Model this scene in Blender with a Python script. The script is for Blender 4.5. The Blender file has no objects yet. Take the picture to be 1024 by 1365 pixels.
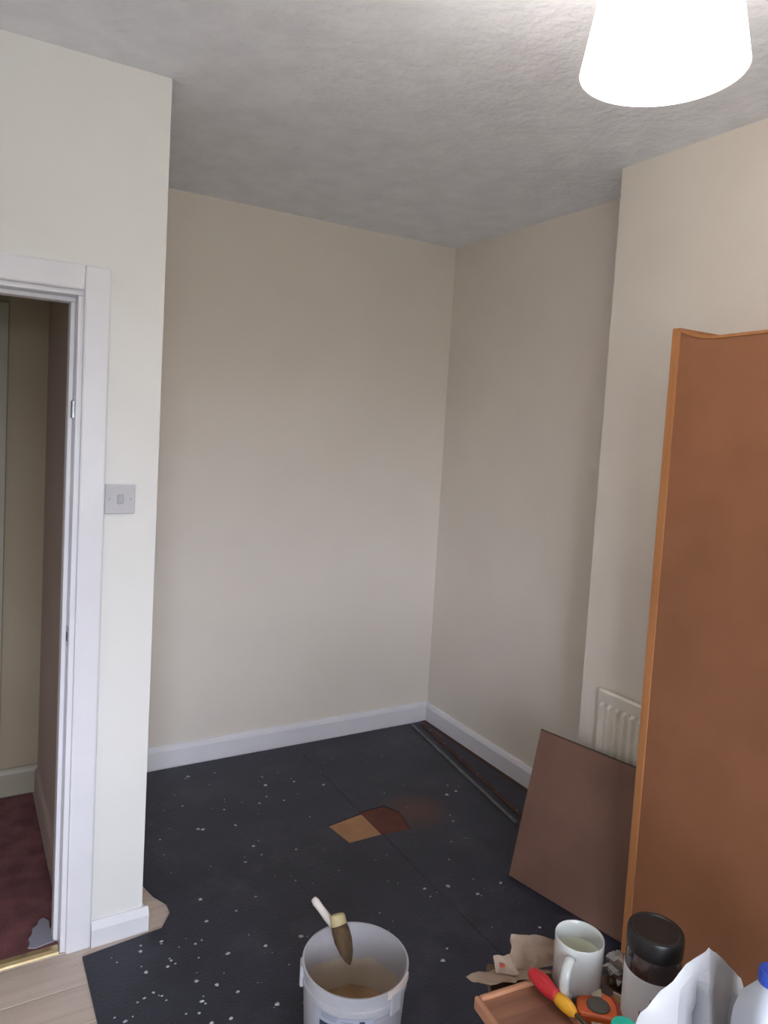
import bpy, bmesh, math, random
from mathutils import Vector, Matrix, noise
random.seed(7)
S = bpy.context.scene
C = bpy.context.collection
PI = math.pi

# ------------------------------------------------------------------ camera
CAM = Vector((0, 0, 1.6))
CR = Vector((0.866286540, -0.496345156, 0.056472261))
CU = Vector((-0.015327351, 0.086584193, 0.996126623))
CF = Vector((0.499312229, 0.863796656, -0.067399064))
FPX, PPX, PPY = 965.93, 493.87, 633.41
cd = bpy.data.cameras.new('camera'); cam = bpy.data.objects.new('camera', cd); C.objects.link(cam)
m = Matrix((CR, CU, -CF)).transposed().to_4x4(); m.translation = CAM
cam.matrix_world = m
cd.sensor_fit = 'VERTICAL'; cd.sensor_height = 36.0; cd.sensor_width = 27.0
cd.lens = FPX / 1365 * 36
cd.shift_x = (512 - PPX) / 1365; cd.shift_y = -(682.5 - PPY) / 1365
cd.clip_start = 0.02
S.camera = cam
def at(px, py, depth):
    return CAM + (CF + CR * ((px - PPX) / FPX) + CU * ((PPY - py) / FPX)) * depth

# ------------------------------------------------------------------ world, light, exposure
SKY, GROUND = 21.5, 5.0
LAMP_W, SHADE_E = 5.0, 9.0
w = bpy.data.worlds.new('world'); S.world = w; w.use_nodes = True
nt = w.node_tree; nt.nodes.clear()
out = nt.nodes.new('ShaderNodeOutputWorld'); bg = nt.nodes.new('ShaderNodeBackground')
tc = nt.nodes.new('ShaderNodeTexCoord'); sx = nt.nodes.new('ShaderNodeSeparateXYZ')
mr = nt.nodes.new('ShaderNodeMapRange'); mr.inputs[1].default_value = -0.05; mr.inputs[2].default_value = 0.05
mx = nt.nodes.new('ShaderNodeMix'); mx.data_type = 'RGBA'
mx.inputs[6].default_value = (GROUND * .95, GROUND, GROUND * .9, 1)
mx.inputs[7].default_value = (SKY * .90, SKY * .97, SKY * 1.10, 1)
nt.links.new(tc.outputs['Generated'], sx.inputs[0]); nt.links.new(sx.outputs[2], mr.inputs[0])
nt.links.new(mr.outputs[0], mx.inputs[0]); nt.links.new(mx.outputs[2], bg.inputs[0]); nt.links.new(bg.outputs[0], out.inputs[0])
WX0, WX1, WZ0, WZ1, YR = -1.00, 0.60, 0.60, 2.05, -1.6      # window opening in the rear wall
pl = bpy.data.lights.new('window_portal', 'AREA'); pl.shape = 'RECTANGLE'; pl.size = WX1 - WX0; pl.size_y = WZ1 - WZ0
pl.cycles.is_portal = True
po = bpy.data.objects.new('window_portal', pl); C.objects.link(po)
po.location = ((WX0 + WX1) / 2, YR - .12, (WZ0 + WZ1) / 2); po.rotation_euler = (PI / 2, 0, 0)   # faces into the room (+Y)
po.rotation_euler = Vector((0, 1, 0)).to_track_quat('-Z', 'Z').to_euler()
vs = S.view_settings
vs.view_transform = 'Standard'; vs.look = 'None'; vs.gamma = 1.0; vs.use_curve_mapping = False
vs.exposure = -0.10
S.cycles.max_bounces = 10; S.cycles.diffuse_bounces = 6

# ------------------------------------------------------------------ materials
def lin(c):
    return tuple(((v / 255) / 12.92 if v / 255 <= .04045 else ((v / 255 + .055) / 1.055) ** 2.4) for v in c) + (1,)
MATS = {}
def mat(name, col, rough=.6, col2=None, scale=8, detail=4, bump=0, bscale=60, spec=.5, metal=0, stretch=None, lo=.35, hi=.65, trans=0, coat=0, sss=0):
    if name in MATS: return MATS[name]
    M = bpy.data.materials.new(name); M.use_nodes = True
    t = M.node_tree; b = t.nodes['Principled BSDF']
    b.inputs['Base Color'].default_value = lin(col); b.inputs['Roughness'].default_value = rough
    b.inputs['Specular IOR Level'].default_value = spec; b.inputs['Metallic'].default_value = metal
    b.inputs['Transmission Weight'].default_value = trans; b.inputs['Coat Weight'].default_value = coat
    co = t.nodes.new('ShaderNodeTexCoord'); mp = t.nodes.new('ShaderNodeMapping')
    t.links.new(co.outputs['Object'], mp.inputs[0])
    if stretch: mp.inputs['Scale'].default_value = stretch
    n = t.nodes.new('ShaderNodeTexNoise'); n.inputs['Scale'].default_value = scale; n.inputs['Detail'].default_value = detail
    t.links.new(mp.outputs[0], n.inputs['Vector'])
    r = t.nodes.new('ShaderNodeValToRGB'); r.color_ramp.elements[0].position = lo; r.color_ramp.elements[1].position = hi
    r.color_ramp.elements[0].color = lin(col); r.color_ramp.elements[1].color = lin(col2 if col2 else tuple(min(255, v * 1.035) for v in col))
    t.links.new(n.outputs[0], r.inputs[0]); t.links.new(r.outputs[0], b.inputs['Base Color'])
    if bump:
        n2 = t.nodes.new('ShaderNodeTexNoise'); n2.inputs['Scale'].default_value = bscale; n2.inputs['Detail'].default_value = 5
        t.links.new(mp.outputs[0], n2.inputs['Vector'])
        bp = t.nodes.new('ShaderNodeBump'); bp.inputs['Strength'].default_value = bump; bp.inputs['Distance'].default_value = .01
        t.links.new(n2.outputs[0], bp.inputs['Height']); t.links.new(bp.outputs[0], b.inputs['Normal'])
    MATS[name] = M; return M
mat('cream', (223, 215, 206), .75, (226, 219, 210), 3, bump=.06, bscale=25)
mat('cream_pale', (224, 224, 222), .7, (227, 227, 226), 3, bump=.05, bscale=25)
mat('artex', (232, 236, 243), .85, (241, 245, 252), 9, bump=.5, bscale=34)
mat('gloss_white', (222, 222, 229), .32, (227, 227, 234), 6, bump=.03, bscale=14)
mat('hall_wall', (146, 131, 110), .75, (150, 136, 115), 3)  # darker paint carries the dimness of the hall in its colour
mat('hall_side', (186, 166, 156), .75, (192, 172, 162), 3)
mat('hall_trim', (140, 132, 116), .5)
mat('maroon', (134, 86, 88), .9, (104, 62, 66), 12, bump=.5, bscale=180)
mat('board', (204, 190, 178), .6, (184, 168, 156), 5, 6, .12, 40, stretch=(.6, 8, 8))
mat('board_b', (194, 178, 166), .6, (208, 193, 181), 5, 6, .12, 40, stretch=(.6, 8, 8))
mat('board_red', (76, 46, 38), .7, (56, 34, 30), 6, 5, .1, 50, stretch=(8, .7, 8))
mat('subfloor', (60, 46, 38), .9)
mat('tan', (176, 134, 98), .75, (160, 118, 84), 9, 5, .06, 60)
mat('redply', (104, 56, 42), .8, (86, 46, 36), 12, 5, .08, 60)
mat('wood_pine', (182, 124, 78), .5, (168, 112, 68), 6, 5, .04, 60, stretch=(6, 6, .5))
mat('hardboard', (148, 98, 68), .5, (138, 91, 62), 5, 5, .05, 90)
mat('hardboard_dark', (128, 96, 82), .55, (118, 86, 74), 5, 5, .05, 90)
mat('edge_dark', (66, 48, 42), .8)
mat('rad_white', (226, 222, 212), .4, (216, 210, 198), 12)
mat('switch_white', (188, 187, 193), .35)
mat('grey_plastic', (168, 168, 175), .4)
mat('brass', (226, 208, 164), .3, (206, 184, 136), 20, metal=.75)
mat('steel', (190, 192, 196), .3, (160, 162, 166), 30, metal=.9)
mat('alu', (120, 122, 124), .45, (98, 100, 102), 30, metal=.7)
mat('crumb', (188, 188, 192), .9, (160, 160, 166), 30)
mat('tub', (190, 190, 196), .42, (182, 182, 188), 8)
mat('tub_inner', (208, 198, 184), .55, (194, 178, 156), 7, 4, lo=.4, hi=.7)
mat('paste', (170, 138, 104), .5, (146, 112, 80), 14, 5, .3, 60)
mat('label_pale', (172, 177, 192), .4); mat('label_grey', (150, 156, 172), .45); mat('print_dark', (62, 66, 84), .5)
mat('lug', (226, 212, 208), .45)
mat('brush_handle', (220, 212, 206), .4); mat('brush_stock', (186, 172, 132), .6, (170, 154, 112), 20)
mat('bristle', (96, 74, 50), .8, (64, 48, 34), 40, 6, .6, 160, stretch=(1, 1, .15))
mat('table_wood', (104, 72, 52), .5, (86, 58, 42), 5, 5, .06, 60, stretch=(.6, 7, 7))
mat('tray_wood', (146, 100, 76), .5, (116, 76, 58), 5, 5, .08, 60, stretch=(.7, 9, 9))
mat('tray_rim', (178, 128, 98), .45, (164, 114, 86), 6, 5, .05, 60)
mat('china', (206, 209, 207), .2, (210, 213, 211), 5, coat=.3)
mat('tea', (214, 216, 198), .3)
mat('red_grip', (190, 40, 48), .42); mat('yellow_grip', (228, 166, 40), .42); mat('tool_steel', (120, 122, 110), .35, metal=.8)
mat('orange', (206, 96, 44), .5); mat('orange_dark', (150, 62, 44), .5); mat('tool_grey', (84, 80, 76), .6); mat('tool_cream', (176, 168, 146), .6)
mat('kraft', (158, 138, 122), .85, (142, 122, 106), 8, 4, .15, 40); mat('red_ink', (170, 70, 62), .7)
mat('lid_dark', (20, 19, 20), .36, (24, 23, 24), 20); mat('coffee', (58, 36, 34), .25, (40, 24, 22), 60, coat=.6)
mat('jar_label', (230, 230, 232), .6, (218, 218, 223), 6); mat('label_mark', (150, 150, 162), .6); mat('label_tan', (188, 150, 120), .6)
mat('teal', (16, 172, 148), .4); mat('blue_cap', (44, 78, 182), .4)
mat('foil', (186, 184, 186), .22, (150, 146, 144), 22, metal=.85)
mat('packet_dark', (54, 40, 44), .45); mat('packet_olive', (124, 112, 62), .5); mat('packet_lilac', (170, 158, 164), .5)
mat('hdpe', (196, 202, 214), .4, (190, 196, 208), 6)
mat('bagwhite', (196, 196, 199), .36, (190, 190, 194), 5)
for k in ('hdpe', 'bagwhite'):
    b = MATS[k].node_tree.nodes['Principled BSDF']; b.inputs['Subsurface Weight'].default_value = .08; b.inputs['Subsurface Radius'].default_value = (.02, .02, .02)

def underlay_mat():
    M = mat('underlay', (35, 37, 50), .48, (45, 47, 62), 5, 5, .35, 130, spec=.45)
    t = M.node_tree; b = t.nodes['Principled BSDF']; src = b.inputs['Base Color'].links[0].from_socket
    co = t.nodes['Texture Coordinate'] if 'Texture Coordinate' in t.nodes else t.nodes.new('ShaderNodeTexCoord')
    # dusty grey scuffs
    n = t.nodes.new('ShaderNodeTexNoise'); n.inputs['Scale'].default_value = 3.2; n.inputs['Detail'].default_value = 8
    n.inputs['Roughness'].default_value = .7
    t.links.new(co.outputs['Object'], n.inputs['Vector'])
    r = t.nodes.new('ShaderNodeMapRange'); r.inputs[1].default_value = .52; r.inputs[2].default_value = .8; r.inputs[4].default_value = .35
    t.links.new(n.outputs[0], r.inputs[0])
    m1 = t.nodes.new('ShaderNodeMix'); m1.data_type = 'RGBA'; m1.inputs[7].default_value = lin((104, 104, 116))
    t.links.new(r.outputs[0], m1.inputs[0]); t.links.new(src, m1.inputs[6])
    # red dust rubbed over the cloth around the cut-out
    v = t.nodes.new('ShaderNodeVectorMath'); v.operation = 'SUBTRACT'; v.inputs[1].default_value = (1.70, 2.40, 0)
    t.links.new(co.outputs['Object'], v.inputs[0])
    sc = t.nodes.new('ShaderNodeVectorMath'); sc.operation = 'MULTIPLY'; sc.inputs[1].default_value = (1 / .17, 1 / .16, 0)
    t.links.new(v.outputs[0], sc.inputs[0])
    ln = t.nodes.new('ShaderNodeVectorMath'); ln.operation = 'LENGTH'; t.links.new(sc.outputs[0], ln.inputs[0])
    ad = t.nodes.new('ShaderNodeMath'); ad.operation = 'ADD'; t.links.new(ln.outputs[1], ad.inputs[0]); t.links.new(n.outputs[0], ad.inputs[1])
    r2 = t.nodes.new('ShaderNodeMapRange'); r2.inputs[1].default_value = .7; r2.inputs[2].default_value = 1.5; r2.inputs[3].default_value = .75; r2.inputs[4].default_value = 0
    t.links.new(ad.outputs[0], r2.inputs[0])
    m2 = t.nodes.new('ShaderNodeMix'); m2.data_type = 'RGBA'; m2.inputs[7].default_value = lin((92, 56, 46))
    t.links.new(r2.outputs[0], m2.inputs[0]); t.links.new(m1.outputs[2], m2.inputs[6]); t.links.new(m2.outputs[2], b.inputs['Base Color'])
underlay_mat()
def shade_mat():
    M = bpy.data.materials.new('shade'); M.use_nodes = True; t = M.node_tree; t.nodes.clear()
    o = t.nodes.new('ShaderNodeOutputMaterial'); d = t.nodes.new('ShaderNodeBsdfDiffuse'); tr = t.nodes.new('ShaderNodeBsdfTranslucent')
    e = t.nodes.new('ShaderNodeEmission'); a = t.nodes.new('ShaderNodeMixShader'); b = t.nodes.new('ShaderNodeAddShader')
    d.inputs[0].default_value = (.85, .82, .78, 1); tr.inputs[0].default_value = (.9, .87, .82, 1)
    n = t.nodes.new('ShaderNodeTexNoise'); n.inputs['Scale'].default_value = 200
    e.inputs[0].default_value = (1, .955, .92, 1); e.inputs[1].default_value = SHADE_E
    t.links.new(d.outputs[0], a.inputs[1]); t.links.new(tr.outputs[0], a.inputs[2]); t.links.new(a.outputs[0], b.inputs[0]); t.links.new(e.outputs[0], b.inputs[1]); t.links.new(b.outputs[0], o.inputs[0])
    MATS['shade'] = M
    M = bpy.data.materials.new('bulb'); M.use_nodes = True; b = M.node_tree.nodes['Principled BSDF']
    b.inputs['Emission Color'].default_value = (1, .9, .78, 1); b.inputs['Emission Strength'].default_value = 8; MATS['bulb'] = M
    M = bpy.data.materials.new('pane'); M.use_nodes = True; t = M.node_tree; t.nodes.clear()
    o = t.nodes.new('ShaderNodeOutputMaterial'); g = t.nodes.new('ShaderNodeBsdfGlossy'); g.inputs['Roughness'].default_value = .02
    tr = t.nodes.new('ShaderNodeBsdfTransparent'); a = t.nodes.new('ShaderNodeMixShader'); f = t.nodes.new('ShaderNodeFresnel'); f.inputs[0].default_value = 1.3
    t.links.new(f.outputs[0], a.inputs[0]); t.links.new(tr.outputs[0], a.inputs[1]); t.links.new(g.outputs[0], a.inputs[2]); t.links.new(a.outputs[0], o.inputs[0])
    MATS['pane'] = M
shade_mat()

# ------------------------------------------------------------------ mesh helpers
def tag(o, label=None, cat=None, group=None, kind=None):
    if label: o['label'] = label
    if cat: o['category'] = cat
    if group: o['group'] = group
    if kind: o['kind'] = kind
    return o
def empty(name, loc=(0, 0, 0), rz=0, label=None, cat=None, group=None, kind=None):
    o = bpy.data.objects.new(name, None); C.objects.link(o); o.location = loc; o.rotation_euler = (0, 0, rz); o.empty_display_size = .05
    return tag(o, label, cat, group, kind)
def obj(name, bm, m, parent=None, smooth=False, bevel=0, sub=0, angle=None):
    me = bpy.data.meshes.new(name)
    bmesh.ops.recalc_face_normals(bm, faces=bm.faces)
    bm.to_mesh(me); bm.free()
    o = bpy.data.objects.new(name, me); C.objects.link(o)
    for k in ([m] if isinstance(m, str) else m): me.materials.append(MATS[k])
    if parent: o.parent = parent
    if bevel:
        b = o.modifiers.new('bevel', 'BEVEL'); b.width = bevel; b.segments = 2; b.limit_method = 'ANGLE'; b.angle_limit = .6
    if sub:
        s = o.modifiers.new('sub', 'SUBSURF'); s.levels = sub; s.render_levels = sub
    if smooth:
        for p in me.polygons: p.use_smooth = True
        if angle:
            sharp = []
            me.set_sharp_from_angle(angle=angle)
    return o
def NB(): return bmesh.new()
def box(bm, a, b, M=None):
    x0, y0, z0 = a; x1, y1, z1 = b
    v = [bm.verts.new(p) for p in ((x0, y0, z0), (x1, y0, z0), (x1, y1, z0), (x0, y1, z0), (x0, y0, z1), (x1, y0, z1), (x1, y1, z1), (x0, y1, z1))]
    if M is not None:
        for q in v: q.co = M @ q.co
    for f in ((0, 3, 2, 1), (4, 5, 6, 7), (0, 1, 5, 4), (1, 2, 6, 5), (2, 3, 7, 6), (3, 0, 4, 7)): bm.faces.new([v[i] for i in f])
    return bm
def prism(bm, poly, z0, z1):
    a = [bm.verts.new((x, y, z0)) for x, y in poly]; b = [bm.verts.new((x, y, z1)) for x, y in poly]
    n = len(poly); bm.faces.new(b); bm.faces.new(a[::-1])
    for i in range(n): bm.faces.new((a[i], a[(i + 1) % n], b[(i + 1) % n], b[i]))
    return bm
def lathe(bm, prof, n=40, c=(0, 0), close=False, M=None):
    rings = []
    for r, z in prof:
        if r < 1e-6: rings.append([bm.verts.new((c[0], c[1], z))])
        else: rings.append([bm.verts.new((c[0] + r * math.cos(2 * PI * i / n), c[1] + r * math.sin(2 * PI * i / n), z)) for i in range(n)])
    if M is not None:
        for q in rings:
            for v in q: v.co = M @ v.co
    pr = list(zip(rings, rings[1:])) + ([(rings[-1], rings[0])] if close else [])
    for A, B in pr:
        for i in range(n):
            j = (i + 1) % n
            if len(A) == 1 and len(B) == 1: continue
            if len(A) == 1: bm.faces.new((A[0], B[i], B[j]))
            elif len(B) == 1: bm.faces.new((A[i], A[j], B[0]))
            else: bm.faces.new((A[i], A[j], B[j], B[i]))
    return bm
def tube(bm, pts, rad, n=10, flat=1.0, side=None):
    pts = [Vector(p) for p in pts]; rs = rad if isinstance(rad, (list, tuple)) else [rad] * len(pts)
    rings = []
    prev = None
    for i, p in enumerate(pts):
        d = (pts[min(i + 1, len(pts) - 1)] - pts[max(i - 1, 0)]).normalized()
        if prev is None:
            s = side if side else Vector((0, 0, 1))
            if abs(d.dot(s)) > .95: s = Vector((1, 0, 0))
        else: s = prev
        a = (s - d * s.dot(d)).normalized(); b = d.cross(a); prev = a
        rings.append([bm.verts.new(p + a * (rs[i] * math.cos(2 * PI * k / n)) + b * (rs[i] * flat * math.sin(2 * PI * k / n))) for k in range(n)])
    for A, B in zip(rings, rings[1:]):
        for i in range(n): bm.faces.new((A[i], A[(i + 1) % n], B[(i + 1) % n], B[i]))
    bm.faces.new(rings[0][::-1]); bm.faces.new(rings[-1])
    return bm
def struct(name, bm, m, parent=None, **k):
    o = obj(name, bm, m, parent, **k)
    if parent is None: o['kind'] = 'structure'
    return o

# ------------------------------------------------------------------ the room (metres)
H = 2.562                     # ceiling
YP, PT = 2.179, .10           # wall with the doorway: face and thickness
XE = .529                     # its free end = left side of the alcove
YB = 3.198                    # back of alcove and hall
XR = 2.293                    # right side of the alcove
XC, YC = 2.044, 1.872         # chimney breast: face and far corner
XL = -1.75                    # left wall of the room
DX0, DX1, DZ = -.445, .316, 1.937   # door opening
XH = .337                     # hall side of the wall between hall and alcove
UZ = .007                     # thickness of the underlay

fl = struct('floor', box(NB(), (XL - .1, YR - .1, -.12), (XR + .1, YB + .1, -.022)), 'subfloor')
y = YR; k = 0
me = None
while y < YB - .001:                       # floorboards run across the room
    y1 = min(y + .145, YB)
    for (a, b) in ((XL, 1.1), (1.1, XR)) if k % 2 else ((XL, -.35), (-.35, XR)):
        o = obj('floorboard', box(NB(), (a + .001, y + .0015, -.02), (b - .001, y1 - .0015, 0)), 'board' if (k + (a == XL)) % 2 else 'board_b', fl, bevel=.002)
    y = y1; k += 1
struct('ceiling', box(NB(), (XL - .1, YR - .1, H), (XR + .1, YB + .1, H + .1)), 'artex')

bm = NB()                                   # wall with the doorway
box(bm, (XL, YP, 0), (DX0, YP + PT, H)); box(bm, (DX0, YP, DZ), (DX1, YP + PT, H)); box(bm, (DX1, YP, 0), (XE, YP + PT, H))
struct('wall_door', bm, 'cream_pale')
struct('wall_alcove', box(NB(), (XH, YP + PT, 0), (XE, YB, H)), ['cream'])
struct('wall_back', box(NB(), (XE - .08, YB, 0), (XR + .1, YB + .1, H)), 'cream')
struct('wall_right', box(NB(), (XR, YR, 0), (XR + .1, YB, H)), 'cream')
struct('wall_chimney', box(NB(), (XC, .25, 0), (XR, YC, H)), 'cream')
struct('wall_left', box(NB(), (XL - .1, YR, 0), (XL, YB, H)), 'cream')
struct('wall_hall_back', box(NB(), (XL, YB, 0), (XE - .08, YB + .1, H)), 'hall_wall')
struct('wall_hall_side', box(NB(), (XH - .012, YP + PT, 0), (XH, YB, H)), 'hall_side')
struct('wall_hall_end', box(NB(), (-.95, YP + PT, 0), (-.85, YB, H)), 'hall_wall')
bm = NB()                                   # rear wall with the window, behind the viewer
box(bm, (XL, YR - .15, 0), (WX0, YR, H)); box(bm, (WX1, YR - .15, 0), (XR + .1, YR, H))
box(bm, (WX0, YR - .15, 0), (WX1, YR, WZ0)); box(bm, (WX0, YR - .15, WZ1), (WX1, YR, H))
struct('wall_rear', bm, 'cream')
wn = empty('window_1', ((WX0 + WX1) / 2, YR - .08, WZ0), kind='structure')
def wpart(name, a, b, m):
    bm = box(NB(), a, b)
    bmesh.ops.translate(bm, vec=(-wn.location[0], -wn.location[1], -wn.location[2]), verts=bm.verts)
    return obj(name, bm, m, wn, bevel=.003)
y0, y1 = YR - .11, YR - .05
wpart('window_frame', (WX0, y0, WZ0), (WX0 + .06, y1, WZ1), 'gloss_white'); wpart('window_frame', (WX1 - .06, y0, WZ0), (WX1, y1, WZ1), 'gloss_white')
wpart('window_frame', (WX0 + .06, y0, WZ0), (WX1 - .06, y1, WZ0 + .06), 'gloss_white'); wpart('window_frame', (WX0 + .06, y0, WZ1 - .06), (WX1 - .06, y1, WZ1), 'gloss_white')
wpart('mullion', (-.23, y0, WZ0 + .06), (-.17, y1, WZ1 - .06), 'gloss_white')
wpart('pane', (WX0 + .06, y0 + .025, WZ0 + .06), (-.23, y0 + .029, WZ1 - .06), 'pane'); wpart('pane', (-.17, y0 + .025, WZ0 + .06), (WX1 - .06, y0 + .029, WZ1 - .06), 'pane')
wpart('window_sill', (WX0 - .04, YR - .05, WZ0 - .03), (WX1 + .04, YR + .07, WZ0), 'gloss_white')

# skirting boards
def skirt(name, a, b, h, t, nrm, m='gloss_white'):
    # runs a->b along the wall, thickness t towards nrm, rounded upper edge
    bm = NB(); a = Vector((*a, 0)); b = Vector((*b, 0)); n = Vector((*nrm, 0))
    prof = ((0, 0), (t, 0), (t, h - .022), (t * .7, h - .008), (t * .35, h), (0, h))
    A = [bm.verts.new(a + n * u + Vector((0, 0, v))) for u, v in prof]; B = [bm.verts.new(b + n * u + Vector((0, 0, v))) for u, v in prof]
    for i in range(len(prof)): j = (i + 1) % len(prof); bm.faces.new((A[i], B[i], B[j], A[j]))
    bm.faces.new(A[::-1]); bm.faces.new(B)
    return struct(name, bm, m)
skirt('baseboard_back', (XE + .018, YB), (XR, YB), .105, .018, (0, -1))
skirt('baseboard_right', (XR, YB - .018), (XR, YC + .018), .10, .018, (-1, 0))
skirt('baseboard_chimney', (XC, YC), (XC, .25), .10, .018, (-1, 0))
skirt('baseboard_chimney_side', (XC - .018, YC), (XR - .018, YC), .10, .018, (0, 1))
skirt('baseboard_alcove', (XE, YP), (XE, YB), .075, .018, (1, 0))
skirt('baseboard_door', (.379, YP), (XE + .018, YP), .075, .018, (0, -1))
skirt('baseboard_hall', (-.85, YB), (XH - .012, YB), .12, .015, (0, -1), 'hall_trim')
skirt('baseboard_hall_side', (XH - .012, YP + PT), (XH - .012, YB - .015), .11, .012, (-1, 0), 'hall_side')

# doorway: lining, stop and architrave
dr = empty('door_1', (DX1, YP, 0), kind='structure')
def dpart(name, boxes, m='gloss_white', bevel=.003, parent=dr):
    bm = NB()
    for a, b in boxes: box(bm, a, b)
    bmesh.ops.translate(bm, vec=(-DX1, -YP, 0), verts=bm.verts)
    return obj(name, bm, m, parent, bevel=bevel)
for s, x in ((1, DX1), (-1, DX0)):
    dpart('jamb', [((min(x, x - s * .022), YP - .002, 0), (max(x, x - s * .022), YP + PT + .002, DZ - .022))])
    xs = x - s * .022
    dpart('door_stop', [((min(xs, xs - s * .013), YP + .048, 0), (max(xs, xs - s * .013), YP + .095, DZ - .035))])
    xa = x + s * .062
    dpart('architrave', [((min(x - s * .008, xa), YP - .018, 0), (max(x - s * .008, xa), YP, DZ + .062))], bevel=.006)
dpart('lintel', [((DX0, YP - .002, DZ - .022), (DX1, YP + PT + .002, DZ))])
dpart('door_stop', [((DX0 + .022, YP + .048, DZ - .035), (DX1 - .022, YP + .095, DZ - .022))])
dpart('architrave', [((DX0 + .008, YP - .018, DZ - .008), (DX1 - .008, YP, DZ + .062))], bevel=.006)
sp = dpart('strike_plate', [((DX1 - .0235, YP + .012, .915), (DX1 - .0215, YP + .040, .975))], 'steel', .0005)
dpart('latch_hole', [((DX1 - .0242, YP + .018, .932), (DX1 - .0230, YP + .034, .958))], 'edge_dark', 0)
dpart('glint_block', [((DX1 - .030, YP + .006, 1.575), (DX1 - .0215, YP + .030, 1.625))], 'steel', .002)  # small steel block added to give the faint glints on the jamb

# hall: carpet, second door, brass threshold
bm = NB(); prism(bm, [(-.85, YP + .028), (.292, YP + .028), (.292, YP + PT + .004), (XH - .03, YP + PT + .03), (XH - .03, YB - .022), (-.85, YB - .022)], .0, .009)
tag(obj('hall_carpet', bm, 'maroon', bevel=.003), 'maroon carpet on the hall floor beyond the doorway', 'carpet')
tag(obj('plaster_scrap', prism(NB(), [(.212, 2.224), (.232, 2.214), (.262, 2.219), (.286, 2.222), (.288, 2.262), (.279, 2.290), (.281, 2.322), (.266, 2.345), (.252, 2.338), (.246, 2.318), (.231, 2.306), (.228, 2.281), (.217, 2.262), (.220, 2.240)], .0095, .013), 'label_mark', bevel=.001),
    'pale grey scrap of torn paper on the maroon hall carpet by the threshold', 'scrap')
bm = NB()
prof = ((-.017, 0), (-.015, .006), (-.006, .011), (.006, .011), (.015, .009), (.017, 0))
A = [bm.verts.new((DX0 + .022, YP + .014 + u, v)) for u, v in prof]; B = [bm.verts.new((DX1 - .024, YP + .014 + u, v)) for u, v in prof]
for i in range(len(prof)): j = (i + 1) % len(prof); bm.faces.new((A[i], B[i], B[j], A[j]))
bm.faces.new(A); bm.faces.new(B)
th = tag(obj('threshold_strip', bm, 'brass'), 'shiny brass threshold strip across the doorway floor', 'threshold strip')
for q in (-.2, .06, .2):
    obj('screw', lathe(NB(), [(.004, .0105), (.004, .0122), (0, .0125)], 10, (q, YP + .014)), 'steel', th)
d2 = empty('door_2', (.19, YB, 0), kind='structure')
def d2part(name, a, b, m):
    bm = box(NB(), a, b); bmesh.ops.translate(bm, vec=(-.19, -YB, 0), verts=bm.verts); return obj(name, bm, m, d2, bevel=.003)
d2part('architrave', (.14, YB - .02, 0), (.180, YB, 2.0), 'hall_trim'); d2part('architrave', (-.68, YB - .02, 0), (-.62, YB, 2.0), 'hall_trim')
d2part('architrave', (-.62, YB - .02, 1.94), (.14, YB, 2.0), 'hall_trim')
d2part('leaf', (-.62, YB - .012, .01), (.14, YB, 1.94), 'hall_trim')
d2part('handle_plate', (.06, YB - .016, .92), (.095, YB - .012, 1.08), 'brass')

# ------------------------------------------------------------------ floor coverings
ua = [(.35, -1.6), (1.4815, -1.6), (1.4815, 2.3115), (1.337, 2.3125), (1.314, 2.453), (1.4815, 2.480), (1.4815, 3.168), (.575, 3.168), (.572, 2.42), (.598, 2.318), (.627, 2.262), (.628, 2.212), (.585, 2.15), (.35, 2.127)]
tag(obj('underlay_sheet', prism(NB(), ua, 0, UZ), 'underlay'), 'dark navy underlay sheet beside the doorway with a square cut out', 'underlay')
ub = [(1.484, -1.6), (1.93, -1.6), (1.955, 1.85), (2.13, 1.93), (2.245, 2.0), (2.245, 3.168), (1.484, 3.168), (1.484, 2.488), (1.518, 2.492), (1.60, 2.495), (1.635, 2.42), (1.605, 2.30), (1.484, 2.309)]
tag(obj('underlay_sheet', prism(NB(), ub, 0, UZ), 'underlay'), 'dark navy underlay sheet along the right side of the alcove, stained red-brown', 'underlay')
tag(obj('plywood_patch', prism(NB(), [(1.4810, 2.3130), (1.3385, 2.3140), (1.3158, 2.4518), (1.4810, 2.4785)], .0, .004), 'tan'), 'tan plywood square showing through the hole in the underlay', 'plywood')
tag(obj('plywood_patch', prism(NB(), [(1.4845, 2.4868), (1.518, 2.4905), (1.599, 2.4935), (1.6335, 2.42), (1.604, 2.3020), (1.4845, 2.3110)], .0, .004), 'redply'), 'red-brown plywood square showing through the underlay next to the tan one', 'plywood')
tag(obj('floor_batten', prism(NB(), [(XR - .048, 2.0), (XR - .019, 2.0), (XR - .019, YB - .02), (XR - .048, YB - .02)], .0, .006), 'board_red', bevel=.001), 'red-brown wooden strip along the foot of the right alcove skirting', 'strip')
def rod(name, a, b, wd, h, m, label, cat, z=UZ, nails=0):
    a = Vector((*a, z)); b = Vector((*b, z)); d = (b - a).normalized(); s = Vector((-d.y, d.x, 0)) * (wd / 2); u = Vector((0, 0, h))
    bm = NB(); c = .25
    prof = [(-1, 0), (1, 0), (1, .6), (.55, 1), (-.55, 1), (-1, .6)]
    A = [bm.verts.new(a + s * p + u * q) for p, q in prof]; B = [bm.verts.new(b + s * p + u * q) for p, q in prof]
    for i in range(6): j = (i + 1) % 6; bm.faces.new((A[i], B[i], B[j], A[j]))
    bm.faces.new(A[::-1]); bm.faces.new(B)
    o = tag(obj(name, bm, m), label, cat)
    L = (b - a).length
    for i in range(nails):
        p = a + d * (L * (i + .5) / nails)
        obj('nail', lathe(NB(), [(.003, z + h * .9), (.003, z + h + .001), (0, z + h + .0015)], 8, (p.x, p.y)), 'steel', o)
    return o
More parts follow.
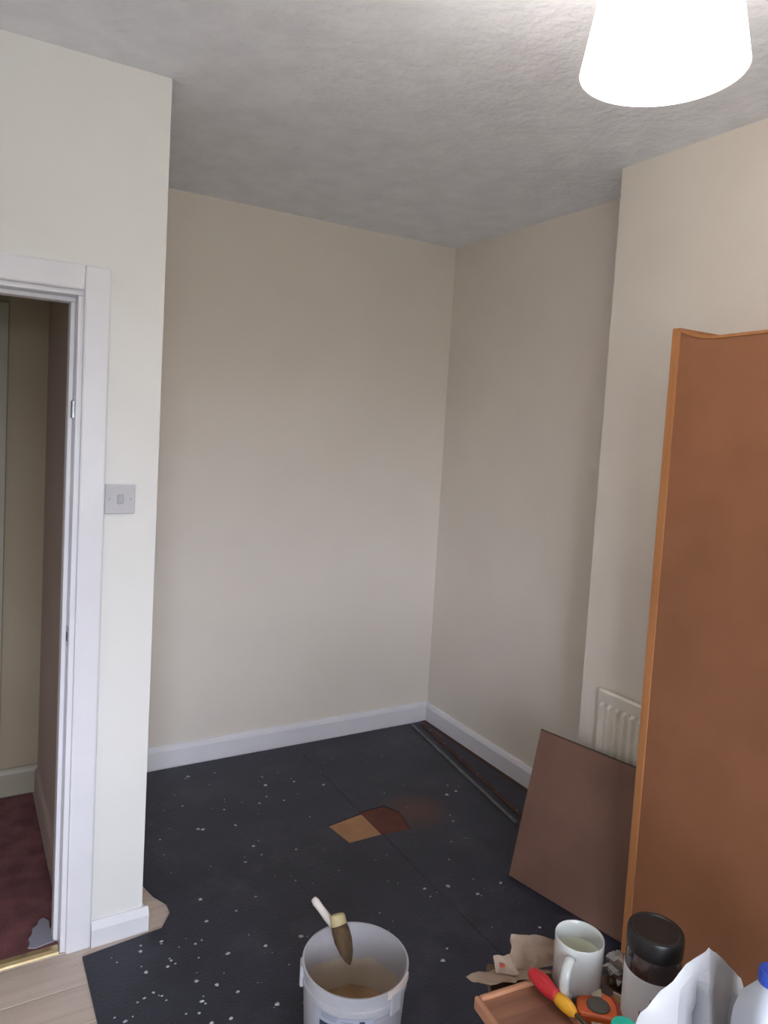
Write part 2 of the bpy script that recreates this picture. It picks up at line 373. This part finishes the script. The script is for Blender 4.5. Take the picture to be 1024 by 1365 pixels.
rod('edging_strip', (2.166, 3.150), (2.030, 2.150), .016, .007, 'alu', 'thin grey metal edging strip lying loose on the dark underlay', 'strip')
rod('gripper_rod', (2.222, 3.120), (2.082, 2.140), .026, .007, 'board_red', 'red-brown carpet gripper rod lying beside the grey metal strip', 'gripper rod', nails=6)

bm = NB()                                    # crumbs of plaster and paint flecks nobody would count
def crumb(x, y, s, z):
    n = random.randint(5, 7); a0 = random.random() * 6; st = random.uniform(.6, 1.0)
    base = [bm.verts.new((x + s * random.uniform(.7, 1.1) * math.cos(a0 + 2 * PI * i / n), y + s * st * random.uniform(.7, 1.1) * math.sin(a0 + 2 * PI * i / n), z)) for i in range(n)]
    top = [bm.verts.new((v.co.x * .5 + x * .5, v.co.y * .5 + y * .5, z + s * .35)) for v in base]
    for i in range(n): bm.faces.new((base[i], base[(i + 1) % n], top[(i + 1) % n], top[i]))
    bm.faces.new(top)
for i in range(420):
    x = random.uniform(.4, 2.0); yy = random.uniform(.6, 3.1)
    if x < .66 and yy > 2.1: continue
    if 1.28 < x < 1.66 and 2.28 < yy < 2.52: continue
    if math.hypot(x - .885, yy - 1.468) < .14: continue
    if x > 1.72 and yy < 2.05: continue
    if random.random() < .45 * (x - .6): continue
    s = random.choice((.0025, .003, .0035, .0045, .006, .0085)) * random.uniform(.7, 1.2)
    crumb(x, yy, s, UZ)
for i in range(85): crumb(random.uniform(.38, .72), random.uniform(1.2, 2.10), random.choice((.002, .003, .004, .0055, .0075)), UZ)
for i in range(26): crumb(random.uniform(-.1, .33), random.uniform(1.7, 2.14), random.uniform(.002, .005), 0)
tag(obj('plaster_crumbs', bm, 'crumb'), 'white plaster crumbs and paint flecks scattered over the dark underlay', 'crumbs', kind='stuff')

# ------------------------------------------------------------------ pendant lamp
LX, LY, LZ = 1.040, .882, 2.232
lamp = empty('pendant_lamp', (LX, LY, H), label='lit white fabric pendant lamp hanging from the ceiling', cat='lamp')
z = LZ - H
obj('lamp_shade', lathe(NB(), [(.136, z), (.098, z + .21), (.0965, z + .21), (.1345, z)], 64, close=True), 'shade', lamp, smooth=True, angle=.8)
obj('shade_ring', lathe(NB(), [(.020, z + .196), (.0965, z + .200), (.0965, z + .203), (.020, z + .200)], 32, close=True), 'gloss_white', lamp)
obj('lamp_holder', lathe(NB(), [(0, z + .135), (.019, z + .135), (.021, z + .165), (.021, z + .195), (.014, z + .215), (.006, z + .23), (0, z + .23)], 24), 'gloss_white', lamp, smooth=True, angle=.7)
obj('cord', tube(NB(), [(0, 0, z + .225), (0, 0, -.02)], .0035, 8), 'gloss_white', lamp)
obj('ceiling_rose', lathe(NB(), [(0, -.03), (.012, -.03), (.03, -.022), (.045, -.008), (.047, 0), (0, 0)], 32), 'gloss_white', lamp, smooth=True, angle=.7)
obj('bulb', lathe(NB(), [(0, z + .04), (.016, z + .044), (.028, z + .06), (.030, z + .075), (.024, z + .10), (.014, z + .125), (.013, z + .14), (0, z + .14)], 24), 'bulb', lamp, smooth=True)
ld = bpy.data.lights.new('bulb_light', 'POINT'); ld.energy = LAMP_W; ld.color = (1, .93, .90); ld.shadow_soft_size = .04
lo = bpy.data.objects.new('bulb_light', ld); C.objects.link(lo); lo.location = (LX, LY, LZ + .10)

# ------------------------------------------------------------------ light switch
sw = empty('light_switch', (.4215, YP, 1.348), label='square white light switch on the wall beside the door frame', cat='light switch')
obj('plate', box(NB(), (-.0425, -.009, -.0435), (.0425, 0, .0435)), 'switch_white', sw, bevel=.003)
rk = obj('rocker', box(NB(), (-.008, -.013, -.014), (.010, -.008, .014)), 'grey_plastic', sw, bevel=.002)
for s in (-1, 1): obj('screw', lathe(NB(), [(.0035, .008), (.0035, .0098), (0, .0102)], 10, M=Matrix.Rotation(PI / 2, 4, 'X') @ Matrix.Translation((s * .030, 0, 0))), 'grey_plastic', sw)

# ------------------------------------------------------------------ radiator on the chimney breast
RX, RY0, RY1, RZ0, RZ1 = 2.018, .80, 1.771, .16, .711
rd = empty('radiator', (XC, RY1, 0), label='white ribbed panel radiator on the chimney breast behind the leaning board', cat='radiator')
def rp(name, bm, m='rad_white', **k):
    bmesh.ops.translate(bm, vec=(-XC, -RY1, 0), verts=bm.verts); return obj(name, bm, m, rd, **k)
bm = NB(); prof = []
ys = []; yv = RY1
n = int((RY1 - RY0 - .03) / .0333)
pts = [(RY1, 0)]
for i in range(n):
    c = RY1 - .022 - .0333 * i
    pts += [(c + .011, .004), (c + .006, -.011), (c - .006, -.011), (c - .011, .004)]
pts.append((RY0, 0))
top0, bot0 = RZ1 - .055, RZ0 + .055
rows = []
for zz, k in ((RZ0, 0), (bot0 - .012, 0), (bot0, 1), (top0, 1), (top0 + .012, 0), (RZ1 - .006, 0), (RZ1, -.6)):
    rows.append([bm.verts.new((RX + (d * k if k > 0 else (.006 if k < 0 else 0)), yy, zz)) for yy, d in pts])
for A, B in zip(rows, rows[1:]):
    for i in range(len(pts) - 1): bm.faces.new((A[i], A[i + 1], B[i + 1], B[i]))
back = [[bm.verts.new((RX + .016, yy, zz)) for yy in (RY1, RY0)] for zz in (RZ0, RZ1)]
bm.faces.new(rows[-1] + back[1][::-1]); bm.faces.new(rows[0][::-1] + back[0])
bm.faces.new([r[0] for r in rows] + [back[1][0], back[0][0]]); bm.faces.new([r[-1] for r in rows] + [back[1][1], back[0][1]]); bm.faces.new((back[0][0], back[0][1], back[1][1], back[1][0]))
rp('panel', bm)
for yy in (RY1 - .15, RY0 + .15): rp('bracket', box(NB(), (RX + .014, yy - .02, .25), (XC - .001, yy + .02, .62)), 'steel')
rp('pipe', tube(NB(), [(RX + .012, RY0 + .03, .165), (RX + .012, RY0 + .03, 0.0)], .0075, 10))

# ------------------------------------------------------------------ board leaning on the radiator
bl = Vector((1.765, 1.891, UZ + .0025)); tl = Vector((1.900, 1.926, .520)); bd = Vector((.0927, -.4072, 0)).normalized()
up = tl - bl; up = (up - bd * up.dot(bd)); Lh = up.length; up.normalize(); nn = bd.cross(up).normalized()
if nn.x < 0: nn = -nn
tl = bl + up * Lh
brd = empty('hardboard_sheet', bl, label='brown hardboard sheet leaning against the radiator beside the tall cupboard', cat='board')
def lean(name, u0, u1, v0, v1, t0, t1, m, bevel=0):
    bm = NB(); P = []
    for t in (t0, t1):
        for (u, v) in ((u0, v0), (u1, v0), (u1, v1), (u0, v1)): P.append(bm.verts.new(bd * u + up * v + nn * t))
    for f in ((0, 3, 2, 1), (4, 5, 6, 7), (0, 1, 5, 4), (1, 2, 6, 5), (2, 3, 7, 6), (3, 0, 4, 7)): bm.faces.new([P[i] for i in f])
    return obj(name, bm, m, brd, bevel=bevel)
lean('face_panel', 0, .44, 0, Lh - .004, 0, .006, 'hardboard_dark', .001)
lean('top_edge', 0, .44, Lh - .004, Lh, 0, .0065, 'edge_dark', .001)

# ------------------------------------------------------------------ tall cupboard standing with its brown side to the room
WX, WY1, WY0, WD, WH = 1.778, 1.398, .48, .20, 1.920
wr = empty('tall_cupboard', (WX, WY1, UZ), label='tall brown cupboard with orange pine edging standing before the chimney breast', cat='cupboard')
def cp(name, bm, m, **k):
    bmesh.ops.translate(bm, vec=(-WX, -WY1, 0), verts=bm.verts); return obj(name, bm, m, wr, **k)
cp('stile', box(NB(), (WX, WY1 - .026, 0), (WX + WD, WY1, WH)), 'wood_pine', bevel=.002)
cp('stile', box(NB(), (WX, WY0, 0), (WX + WD, WY0 + .026, WH)), 'wood_pine', bevel=.002)
# hardboard face, a little bowed, upper corner curling up to the stile
def topz(yv):
    t = (WY1 - .026 - yv)
    return WH - .004 - .026 * min(1, t / .085) ** .7 + .010 * max(0, t - .09) / .4
def sheet(bm, za, zb, x0, x1):
    N = 24; f = []
    for i in range(N + 1):
        yv = WY1 - .026 - (WY1 - WY0 - .052) * i / N * (1 if i > 0 else 1)
        bow = .006 * math.sin(PI * i / N)
        f.append([bm.verts.new((x + bow, yv, z(yv))) for x in (x0, x1) for z in (za, zb)])
    for A, B in zip(f, f[1:]):
        for i, j in ((0, 1), (1, 3), (3, 2), (2, 0)): bm.faces.new((A[i], A[j], B[j], B[i]))
    bm.faces.new((f[0][0], f[0][2], f[0][3], f[0][1])); bm.faces.new((f[-1][0], f[-1][1], f[-1][3], f[-1][2]))
    return bm
cp('face_panel', sheet(NB(), lambda yv: 0.0, lambda yv: topz(yv) - .008, WX + .004, WX + .010), 'hardboard')
cp('top_edging', sheet(NB(), lambda yv: topz(yv) - .008, topz, WX + .001, WX + .012), 'wood_pine')
cp('back_panel', box(NB(), (WX + WD - .006, WY0 + .026, 0), (WX + WD, WY1 - .026, WH - .05)), 'hardboard')
cp('top_panel', box(NB(), (WX + .022, WY0 + .026, WH - .075), (WX + WD - .006, WY1 - .026, WH - .055)), 'hardboard')
cp('plinth', box(NB(), (WX + .022, WY0 + .026, 0), (WX + WD - .006, WY1 - .026, .06)), 'hardboard')

# ------------------------------------------------------------------ bucket of paste and brush
BX, BY, BR, BH = .892, 1.480, .1325, .265
bk = empty('paste_bucket', (BX, BY, UZ), label='white plastic bucket with brown paste residue and a printed label', cat='bucket')
obj('body', lathe(NB(), [(0, 0), (.112, 0), (.116, .006), (.1285, BH - .045), (.1315, BH - .045), (.1315, BH - .036), (.1285, BH - .034), (.1295, BH - .006), (.1330, BH - .005), (.1332, BH), (.1285, BH), (.1275, BH - .01), (.114, .012), (0, .010)], 72), 'tub', bk, smooth=True, angle=.6)
def residue_bm():
    bm = NB(); n = 72; rows = []
    for k in range(6):
        row = []
        for i in range(n):
            a = 2 * PI * i / n
            zt = .175 + .030 * noise.noise(Vector((math.cos(a) * 1.7, math.sin(a) * 1.7, 5.0))) + .012 * noise.noise(Vector((math.cos(a) * 6, math.sin(a) * 6, 2.0)))
            zz = .080 + (zt - .080) * k / 5
            r = .114 + .0135 * (zz - .012) / .243 - (.0010 if k < 5 else -.0003)
            row.append(bm.verts.new((r * math.cos(a), r * math.sin(a), zz)))
        rows.append(row)
    for A, B in zip(rows, rows[1:]):
        for i in range(n): bm.faces.new((A[i], A[(i + 1) % n], B[(i + 1) % n], B[i]))
    return bm
obj('residue', residue_bm(), 'tub_inner', bk, smooth=True)
bm = NB(); ring = []
for j in range(7):
    r = .1165 * j / 6
    ring.append([bm.verts.new((r * math.cos(2 * PI * i / 40), r * math.sin(2 * PI * i / 40), .100 + .006 * noise.noise(Vector((r * 30 * math.cos(2 * PI * i / 40), r * 30 * math.sin(2 * PI * i / 40), 3))))) for i in range(40)] if j else [bm.verts.new((0, 0, .1))])
for A, B in zip(ring, ring[1:]):
    for i in range(40):
        k2 = (i + 1) % 40
        bm.faces.new((A[0], B[i], B[k2]) if len(A) == 1 else (A[i], A[k2], B[k2], B[i]))
obj('paste', bm, 'paste', bk, smooth=True)
def curved(name, a0, a1, z0, z1, m, off=.0006, parent=bk, rr=None, th=.0006):
    bm = NB(); N = max(2, int((a1 - a0) / 4)); P = []
    for i in range(N + 1):
        a = math.radians(a0 + (a1 - a0) * i / N); col = []
        for zz in (z0, z1):
            r = (.116 + (.1285 - .116) * (zz - .006) / (BH - .051) if rr is None else rr) + off
            for q in (r, r + th): col.append(bm.verts.new((q * math.cos(a), q * math.sin(a), zz)))
        P.append(col)
    for A, B in zip(P, P[1:]):
        for i, j in ((0, 1), (1, 3), (3, 2), (2, 0)): bm.faces.new((A[i], A[j], B[j], B[i]))
    for A in (P[0], P[-1]): bm.faces.new((A[0], A[1], A[3], A[2]))
    return obj(name, bm, m, parent)
lb = curved('label', -168, -98, .04, .212, 'label_pale')
curved('print_block', -158, -144, .168, .187, 'print_dark', .0013, lb)
for i, (a0, a1, z0) in enumerate(((-156, -138, .198), (-156, -136, .205), (-141, -134, .180), (-141, -135, .172), (-132, -120, .200), (-132, -104, .176), (-132, -108, .168), (-132, -104, .160), (-156, -140, .158), (-156, -142, .150))):
    curved('print_line', a0, a1, z0, z0 + .0045, 'label_grey', .0013, lb)
curved('print_dot', -113, -107.5, .196, .207, 'print_dark', .0013, lb)
curved('grey_panel', -98, -60, .05, .205, 'grey_plastic')  # plain grey panel to the right of the label
for a in (-205, -72):                        # lugs for the missing handle
    M = Matrix.Rotation(math.radians(a), 4, 'Z')
    obj('handle_lug', box(NB(), (.127, -.018, BH - .062), (.1375, .018, BH - .008), M), 'tub', bk, bevel=.004)
curved('rim_lip', -84, -46, BH - .016, BH + .002, 'lug', 0, bk, .1325, .004)

hd, ks = at(418, 1198, 1.905), at(447, 1237, 1.868)
stock, tip = at(450, 1221, 1.835), at(461, 1286, 1.80)
br = empty('paste_brush', ks, label='paste brush with white handle and brown bristles resting in the bucket', cat='brush')
L = lambda p: Vector(p) - ks
hp = [L(hd + (ks - hd) * t) for t in (-.02, .0, .12, .35, .6, .85, 1.0)]
obj('handle', tube(NB(), hp, [.004, .0085, .0115, .0105, .0115, .0105, .0085], 14, .8), 'brush_handle', br, smooth=True)
dirv = (tip - stock).normalized()
s0 = L(stock)
obj('stock', tube(NB(), [s0 - dirv * .004, s0, s0 + dirv * .018, s0 + dirv * .022], [.016, .0195, .0205, .0195], 18, .75, CR), 'brush_stock', br, smooth=True, angle=.9)
ln = (tip - stock).length
bp = [s0 + dirv * .020 + (dirv * (ln - .020)) * t for t in (0, .15, .4, .7, .9, 1)]
side = CR
for i, t in enumerate((0, .15, .4, .7, .9, 1)): bp[i] = bp[i] + CR * (.010 * t)
obj('bristles', tube(NB(), bp, [.020, .0225, .0225, .017, .009, .003], 18, .8, CR), 'bristle', br, smooth=True)
obj('handle_clamp', tube(NB(), [L(ks), s0 + dirv * .012], [.009, .011], 10), 'brush_stock', br, smooth=True)

# ------------------------------------------------------------------ small table with clutter
TZ = .650
FLc = Vector((.845, .946, 0)); te = Vector((.839, -.545, 0)); tn = Vector((-.545, -.839, 0))
TM = Matrix((te, tn, Vector((0, 0, 1)))).transposed().to_4x4(); TM.translation = FLc
tb = empty('side_table', FLc, label='small dark wooden table under the mug, jar and tools', cat='table')
TB = Matrix((te, tn, Vector((0, 0, 1)))).transposed().to_4x4()
obj('table_top', box(NB(), (0, 0, TZ - .022), (.66, .50, TZ), TB), 'table_wood', tb, bevel=.003)
for u in (.03, .59):
    for v in (.03, .43): obj('leg', box(NB(), (u, v, UZ), (u + .04, v + .04, TZ - .022), TB), 'table_wood', tb, bevel=.003)
for v in (.045, .44): obj('apron', box(NB(), (.07, v, TZ - .09), (.59, v + .018, TZ - .022), TB), 'table_wood', tb)
for u in (.045, .60): obj('apron', box(NB(), (u, .07, TZ - .09), (u + .018, .43, TZ - .022), TB), 'table_wood', tb)

# wooden tray
ty = empty('wooden_tray', (.7595, .8747, TZ), math.radians(-6), 'reddish wooden tray with a paler raised rim under the screwdriver', 'tray')
obj('base', box(NB(), (.004, -.20, 0), (.131, -.004, .016)), 'tray_wood', ty, bevel=.002)
for a, b in (((0, -.204, 0), (.009, 0, .022)), ((.126, -.204, 0), (.135, 0, .022)), ((.009, -.009, 0), (.126, 0, .022)), ((.009, -.204, 0), (.126, -.195, .022))):
    obj('rim', box(NB(), a, b), 'tray_rim', ty, bevel=.003)

# screwdriver lying on the tray
a, b = Vector((.872, .862, TZ + .034)), Vector((.874, .758, TZ + .0335))
d = (b - a).normalized(); L0 = (b - a).length
sd = empty('screwdriver', a, label='screwdriver with red and yellow handle lying beside the white mug', cat='screwdriver')
def sdp(name, seg, m, n=14): return obj(name, tube(NB(), [d * s for s, r in seg], [r for s, r in seg], n), m, sd, smooth=True)
sdp('grip', [(-.001, .004), (0, .0085), (.006, .0105), (.02, .0122), (.04, .0122), (.055, .010), (.062, .0095)], 'red_grip')
sdp('collar', [(.061, .0092), (.066, .0108), (.08, .0112), (.092, .0095), (.099, .006), (.101, .004)], 'yellow_grip')
sdp('shaft', [(.10, .0032), (.165, .0032), (.172, .002)], 'tool_steel', 10)
for i in range(6):
    an = PI * i / 3; o2 = Vector((math.cos(an), 0, math.sin(an)))
    obj('grip_rib', tube(NB(), [d * .012 + o2 * .0108, d * .03 + o2 * .0120, d * .05 + o2 * .0105], [.001, .0022, .001], 6), 'red_grip', sd)

# mug
mg = empty('mug', (.943, .826, TZ + .0005), label='plain white mug standing on the table', cat='mug')
obj('body', lathe(NB(), [(0, .003), (.026, .003), (.028, 0), (.033, .0005), (.0375, .006), (.0405, .02), (.0410, .09), (.0412, .098), (.0402, .1000), (.0388, .0985), (.0382, .09), (.0375, .02), (.033, .010), (0, .008)], 48), 'china', mg, smooth=True, angle=.9)
obj('tea_stain', lathe(NB(), [(0, .010), (.030, .0108), (.0365, .022), (.0374, .045), (.0380, .070), (.03815, .070), (.0377, .045), (.0369, .021), (.030, .0098), (0, .009)], 48), 'tea', mg, smooth=True)
an = math.atan2(-.826, -.943) - math.radians(15)
hx = Vector((math.cos(an), math.sin(an), 0))
hpz = [(.0395, .083), (.052, .086), (.064, .080), (.0705, .066), (.0705, .050), (.064, .034), (.052, .024), (.0385, .022)]
obj('handle', tube(NB(), [hx * r + Vector((0, 0, zz)) for r, zz in hpz], .0055, 12, 1.5, Vector((0, 0, 1))), 'china', mg, smooth=True)

# coffee jar
JX, JY = .987, .712
jr = empty('coffee_jar', (JX, JY, TZ + .0005), label='brown glass coffee jar with black lid and white label', cat='jar')
obj('glass', lathe(NB(), [(0, 0), (.034, 0), (.040, .004), (.0425, .015), (.0425, .118), (.0420, .130), (.040, .138), (.037, .143), (.036, .148), (0, .148)], 48), 'coffee', jr, smooth=True, angle=.8)
lid = obj('lid', lathe(NB(), [(.0355, .143), (.0425, .143), (.0432, .146), (.0432, .168), (.0415, .1735), (.037, .1745), (.034, .1725), (0, .1725)], 48), 'lid_dark', jr, smooth=True, angle=.5)
lab = curved('label', 120, 330, .012, .111, 'jar_label', .0004, jr, .0426)
curved('label_print', 215, 236, .055, .085, 'label_mark', .0011, lab, .0426); curved('label_print', 196, 206, .050, .060, 'label_tan', .0011, lab, .0426)

# crumpled clear/silver wrapper
def crumple(bm, cx, cy, z0, sx_, sy_, h, seed, n=3):
    r = bmesh.ops.create_icosphere(bm, subdivisions=n, radius=1)
    for v in r['verts']:
        c = v.co.copy(); k = 1 + .38 * noise.noise(c * 1.9 + Vector((seed, 0, 0))) + .22 * noise.noise(c * 4.3 + Vector((0, seed, 0)))
        v.co = Vector((cx + c.x * sx_ * k, cy + c.y * sy_ * k, max(z0, z0 + h * .45 + c.z * h * .55 * k)))
tag(obj('foil_wrapper', (lambda b: (crumple(b, 1.034, .806, TZ + .001, .026, .030, .045, 4.2), b)[1])(NB()), 'foil'), 'crumpled silver wrapper behind the mug next to the jar', 'wrapper')
# slim dark packet
pk = empty('snack_packet', (.985, .779, TZ), math.radians(-68), 'slim dark packet with an olive stripe between the mug and the jar', 'packet')
bm = NB(); box(bm, (-.034, -.014, .0005), (.034, .014, .012)); obj('body', bm, 'packet_dark', pk, bevel=.004)
obj('stripe', box(NB(), (-.002, -.010, .012), (.026, .003, .0127)), 'packet_olive', pk)
obj('stripe', box(NB(), (-.004, .004, .012), (.024, .008, .0127)), 'packet_lilac', pk)

# orange hand tool: tape measure
tm = empty('tape_measure', (.932, .768, TZ), math.radians(-42), 'orange and dark grey tape measure lying in front of the mug', 'tape measure')
poly = [(-.030, -.028), (.030, -.028), (.034, -.020), (.034, .004), (.026, .020), (.010, .028), (-.012, .028), (-.027, .019), (-.034, .004), (-.034, -.022)]
obj('case', prism(NB(), poly, .0005, .026), 'orange', tm, bevel=.004)
obj('side_badge', prism(NB(), [(.019 * math.cos(2 * PI * i / 20), -.006 + .017 * math.sin(2 * PI * i / 20)) for i in range(20)], .026, .0285), 'tool_grey', tm, bevel=.001)
obj('lock_button', box(NB(), (-.010, .012, .026), (.008, .030, .0295)), 'tool_cream', tm, bevel=.002)
obj('rubber_edge', prism(NB(), [(.024, -.027), (.0365, -.022), (.0365, .006), (.028, .022), (.021, .021), (.028, .004), (.028, -.02)], .002, .0275), 'orange_dark', tm, bevel=.002)
obj('belt_clip', box(NB(), (-.012, -.034, .0005), (.012, -.028, .016)), 'tool_cream', tm, bevel=.001)

# crumpled brown paper
def paper(name, corners, label, curl, seed, parent=None, mt='kraft'):
    bm = NB(); N = 12; c = [Vector(p) for p in corners]; g = []
    for i in range(N + 1):
        row = []
        for j in range(N + 1):
            u, v = i / N, j / N
            p = (c[0] * (1 - u) + c[1] * u) * (1 - v) + (c[3] * (1 - u) + c[2] * u) * v
            q = p + Vector((.006 * noise.noise(p * 60 + Vector((seed, 0, 0))), .006 * noise.noise(p * 60 + Vector((0, seed, 0))), abs(.010 * noise.noise(p * 28 + Vector((0, 0, seed)))) + curl(u, v)))
            row.append(bm.verts.new(q))
        g.append(row)
    for i in range(N):
        for j in range(N): bm.faces.new((g[i][j], g[i + 1][j], g[i + 1][j + 1], g[i][j + 1]))
    o = obj(name, bm, mt, parent)
    s = o.modifiers.new('thick', 'SOLIDIFY'); s.thickness = .0008
    return o
z = TZ + .002
p1 = paper('brown_paper', [(.795, .888, z + .012), (.930, .868, z), (.915, .905, z), (.789, .930, z + .003)], '', lambda u, v: .004 * u * (1 - u), 3.1)
tag(p1, 'flat piece of brown paper with a red mark behind the wooden tray', 'paper')
p2 = paper('brown_paper', [(.868, .905, z + .004), (.994, .868, z), (.9676, .9035, z + .026), (.897, .945, z + .036)], '', lambda u, v: .006 * math.sin(PI * u) * v, 8.7)
tag(p2, 'crumpled brown paper standing up against the back of the mug', 'paper')
p3 = paper('brown_paper', [(.835, .908, z + .008), (.868, .890, z + .008), (.868, .915, z + .020), (.836, .921, z + .026)], '', lambda u, v: .004 * v * v, 5.3)
tag(p3, 'small curled flap of brown paper with a red print', 'paper')
obj('red_mark', (lambda b: prism(b, [(.842, .9045), (.850, .9030), (.853, .9100), (.845, .9125)], z + .019, z + .0205))(NB()), 'red_ink', p3)

# white carrier bag
ridge = [(842, 1376, 1.045), (856, 1350, 1.055), (880, 1322, 1.065), (905, 1298, 1.075), (936, 1270, 1.085), (948, 1264, 1.09), (958, 1271, 1.095), (978, 1293, 1.10), (988, 1306, 1.10), (993, 1330, 1.10), (1004, 1385, 1.09)]
R = [at(*r) for r in ridge]
tw = Vector((-.754, -.657, 0))
def bagrow(offs, frac):
    row = []
    for i, p in enumerate(R):
        q = p.copy(); q.z = p.z + (TZ + .002 - p.z) * frac
        row.append(q + tw * offs[i])
    return row
rows = [bagrow([-.034] * 11, 1), bagrow([-.030] * 11, .5), bagrow([-.006] * 11, .05), R,
        bagrow([.010, .014, .014, .012, .004, .006, .004, .004, .006, .006, .004], .16),
        bagrow([.014, .030, .046, .026, -.018, .022, .014, -.004, .006, .026, .010], .40),
        bagrow([.016, .036, .064, .040, -.026, .028, .022, -.006, .012, .044, .016], .70),
        bagrow([.016, .030, .050, .040, .010, .024, .020, .010, .020, .034, .018], 1)]
bm = NB(); V = [[bm.verts.new(p) for p in r] for r in rows]
for A, B in zip(V, V[1:]):
    for i in range(10): bm.faces.new((A[i], A[i + 1], B[i + 1], B[i]))
bm.faces.new([r[0] for r in V]); bm.faces.new([r[-1] for r in V][::-1]); bm.faces.new(V[0][::-1] + V[-1])
bmesh.ops.recalc_face_normals(bm, faces=bm.faces)
bmesh.ops.subdivide_edges(bm, edges=[e for e in bm.edges], cuts=2, use_grid_fill=True)
for v in bm.verts:
    if v.co.z > TZ + .01:
        p = v.co
        v.co = p + Vector((noise.noise(p * 30), noise.noise(p * 38 + Vector((9, 0, 0))), noise.noise(p * 38 + Vector((0, 7, 0))))) * .0055
bg_ = tag(obj('carrier_bag', bm, 'bagwhite', smooth=True, angle=.30), 'crumpled white plastic carrier bag in front of the cupboard beside the jar', 'bag')

# milk bottles
def bottle(name, x, y, hw, h, capr, m, label, square=True):
    e = empty(name, (x, y, TZ + .0005), math.radians(-28), label, 'bottle')
    bm = NB(); N = 40; prof = [(.0, 0), (.86, 0), (.97, .02), (1, .06), (1, .60), (.97, .68), (.80, .80), (.50, .89), (capr * .82 / hw, .915), (capr * .82 / hw, .96), (0, .96)]
    rings = []
    for k, zz in prof:
        if k == 0: rings.append([bm.verts.new((0, 0, zz * h))]); continue
        sq = min(1, max(0, (k - .45) / .4)) if square else 0
        ring = []
        for i in range(N):
            a = 2 * PI * i / N; c, s = math.cos(a), math.sin(a)
            ex = 2 + 3.0 * sq; rr = (abs(c) ** ex + abs(s) ** ex) ** (-1 / ex)
            ring.append(bm.verts.new((hw * k * rr * c, hw * k * rr * s, zz * h)))
        rings.append(ring)
    for A, B in zip(rings, rings[1:]):
        for i in range(N):
            j = (i + 1) % N
            if len(A) == 1: bm.faces.new((A[0], B[j], B[i]))
            elif len(B) == 1: bm.faces.new((A[i], A[j], B[0]))
            else: bm.faces.new((A[i], A[j], B[j], B[i]))
    obj('body', bm, 'hdpe', e, smooth=True, angle=.8)
    cb = NB(); n = 36; z0, z1 = h * .925, h
    rr = [[cb.verts.new((capr * k * (1 if (i % 2 or k < 1) else .965) * math.cos(2 * PI * i / n), capr * k * (1 if (i % 2 or k < 1) else .965) * math.sin(2 * PI * i / n), zz)) for i in range(n)] for k, zz in ((1, z0), (1, z1 - .003), (.9, z1), (.3, z1 + .0006))]
    for A, B in zip(rr, rr[1:]):
        for i in range(n): cb.faces.new((A[i], A[(i + 1) % n], B[(i + 1) % n], B[i]))
    cb.faces.new(rr[-1]); cb.faces.new(rr[0][::-1])
    obj('cap', cb, m, e, smooth=True, angle=.5)
    if square: obj('side_panel', box(NB(), (-hw * .72, -hw - .0012, h * .10), (hw * .72, -hw + .002, h * .58)), 'hdpe', e, bevel=.002)
    return e
c = at(1031, 1294, .985)
bottle('milk_bottle', c.x, c.y, .037, c.z - TZ, .0175, 'blue_cap', 'white plastic milk bottle with a blue cap beside the carrier bag')
c = at(833, 1368, .985)
bottle('milk_bottle', c.x, c.y, .028, c.z - TZ, .0185, 'teal', 'bottle with a teal green cap at the front of the table', False)
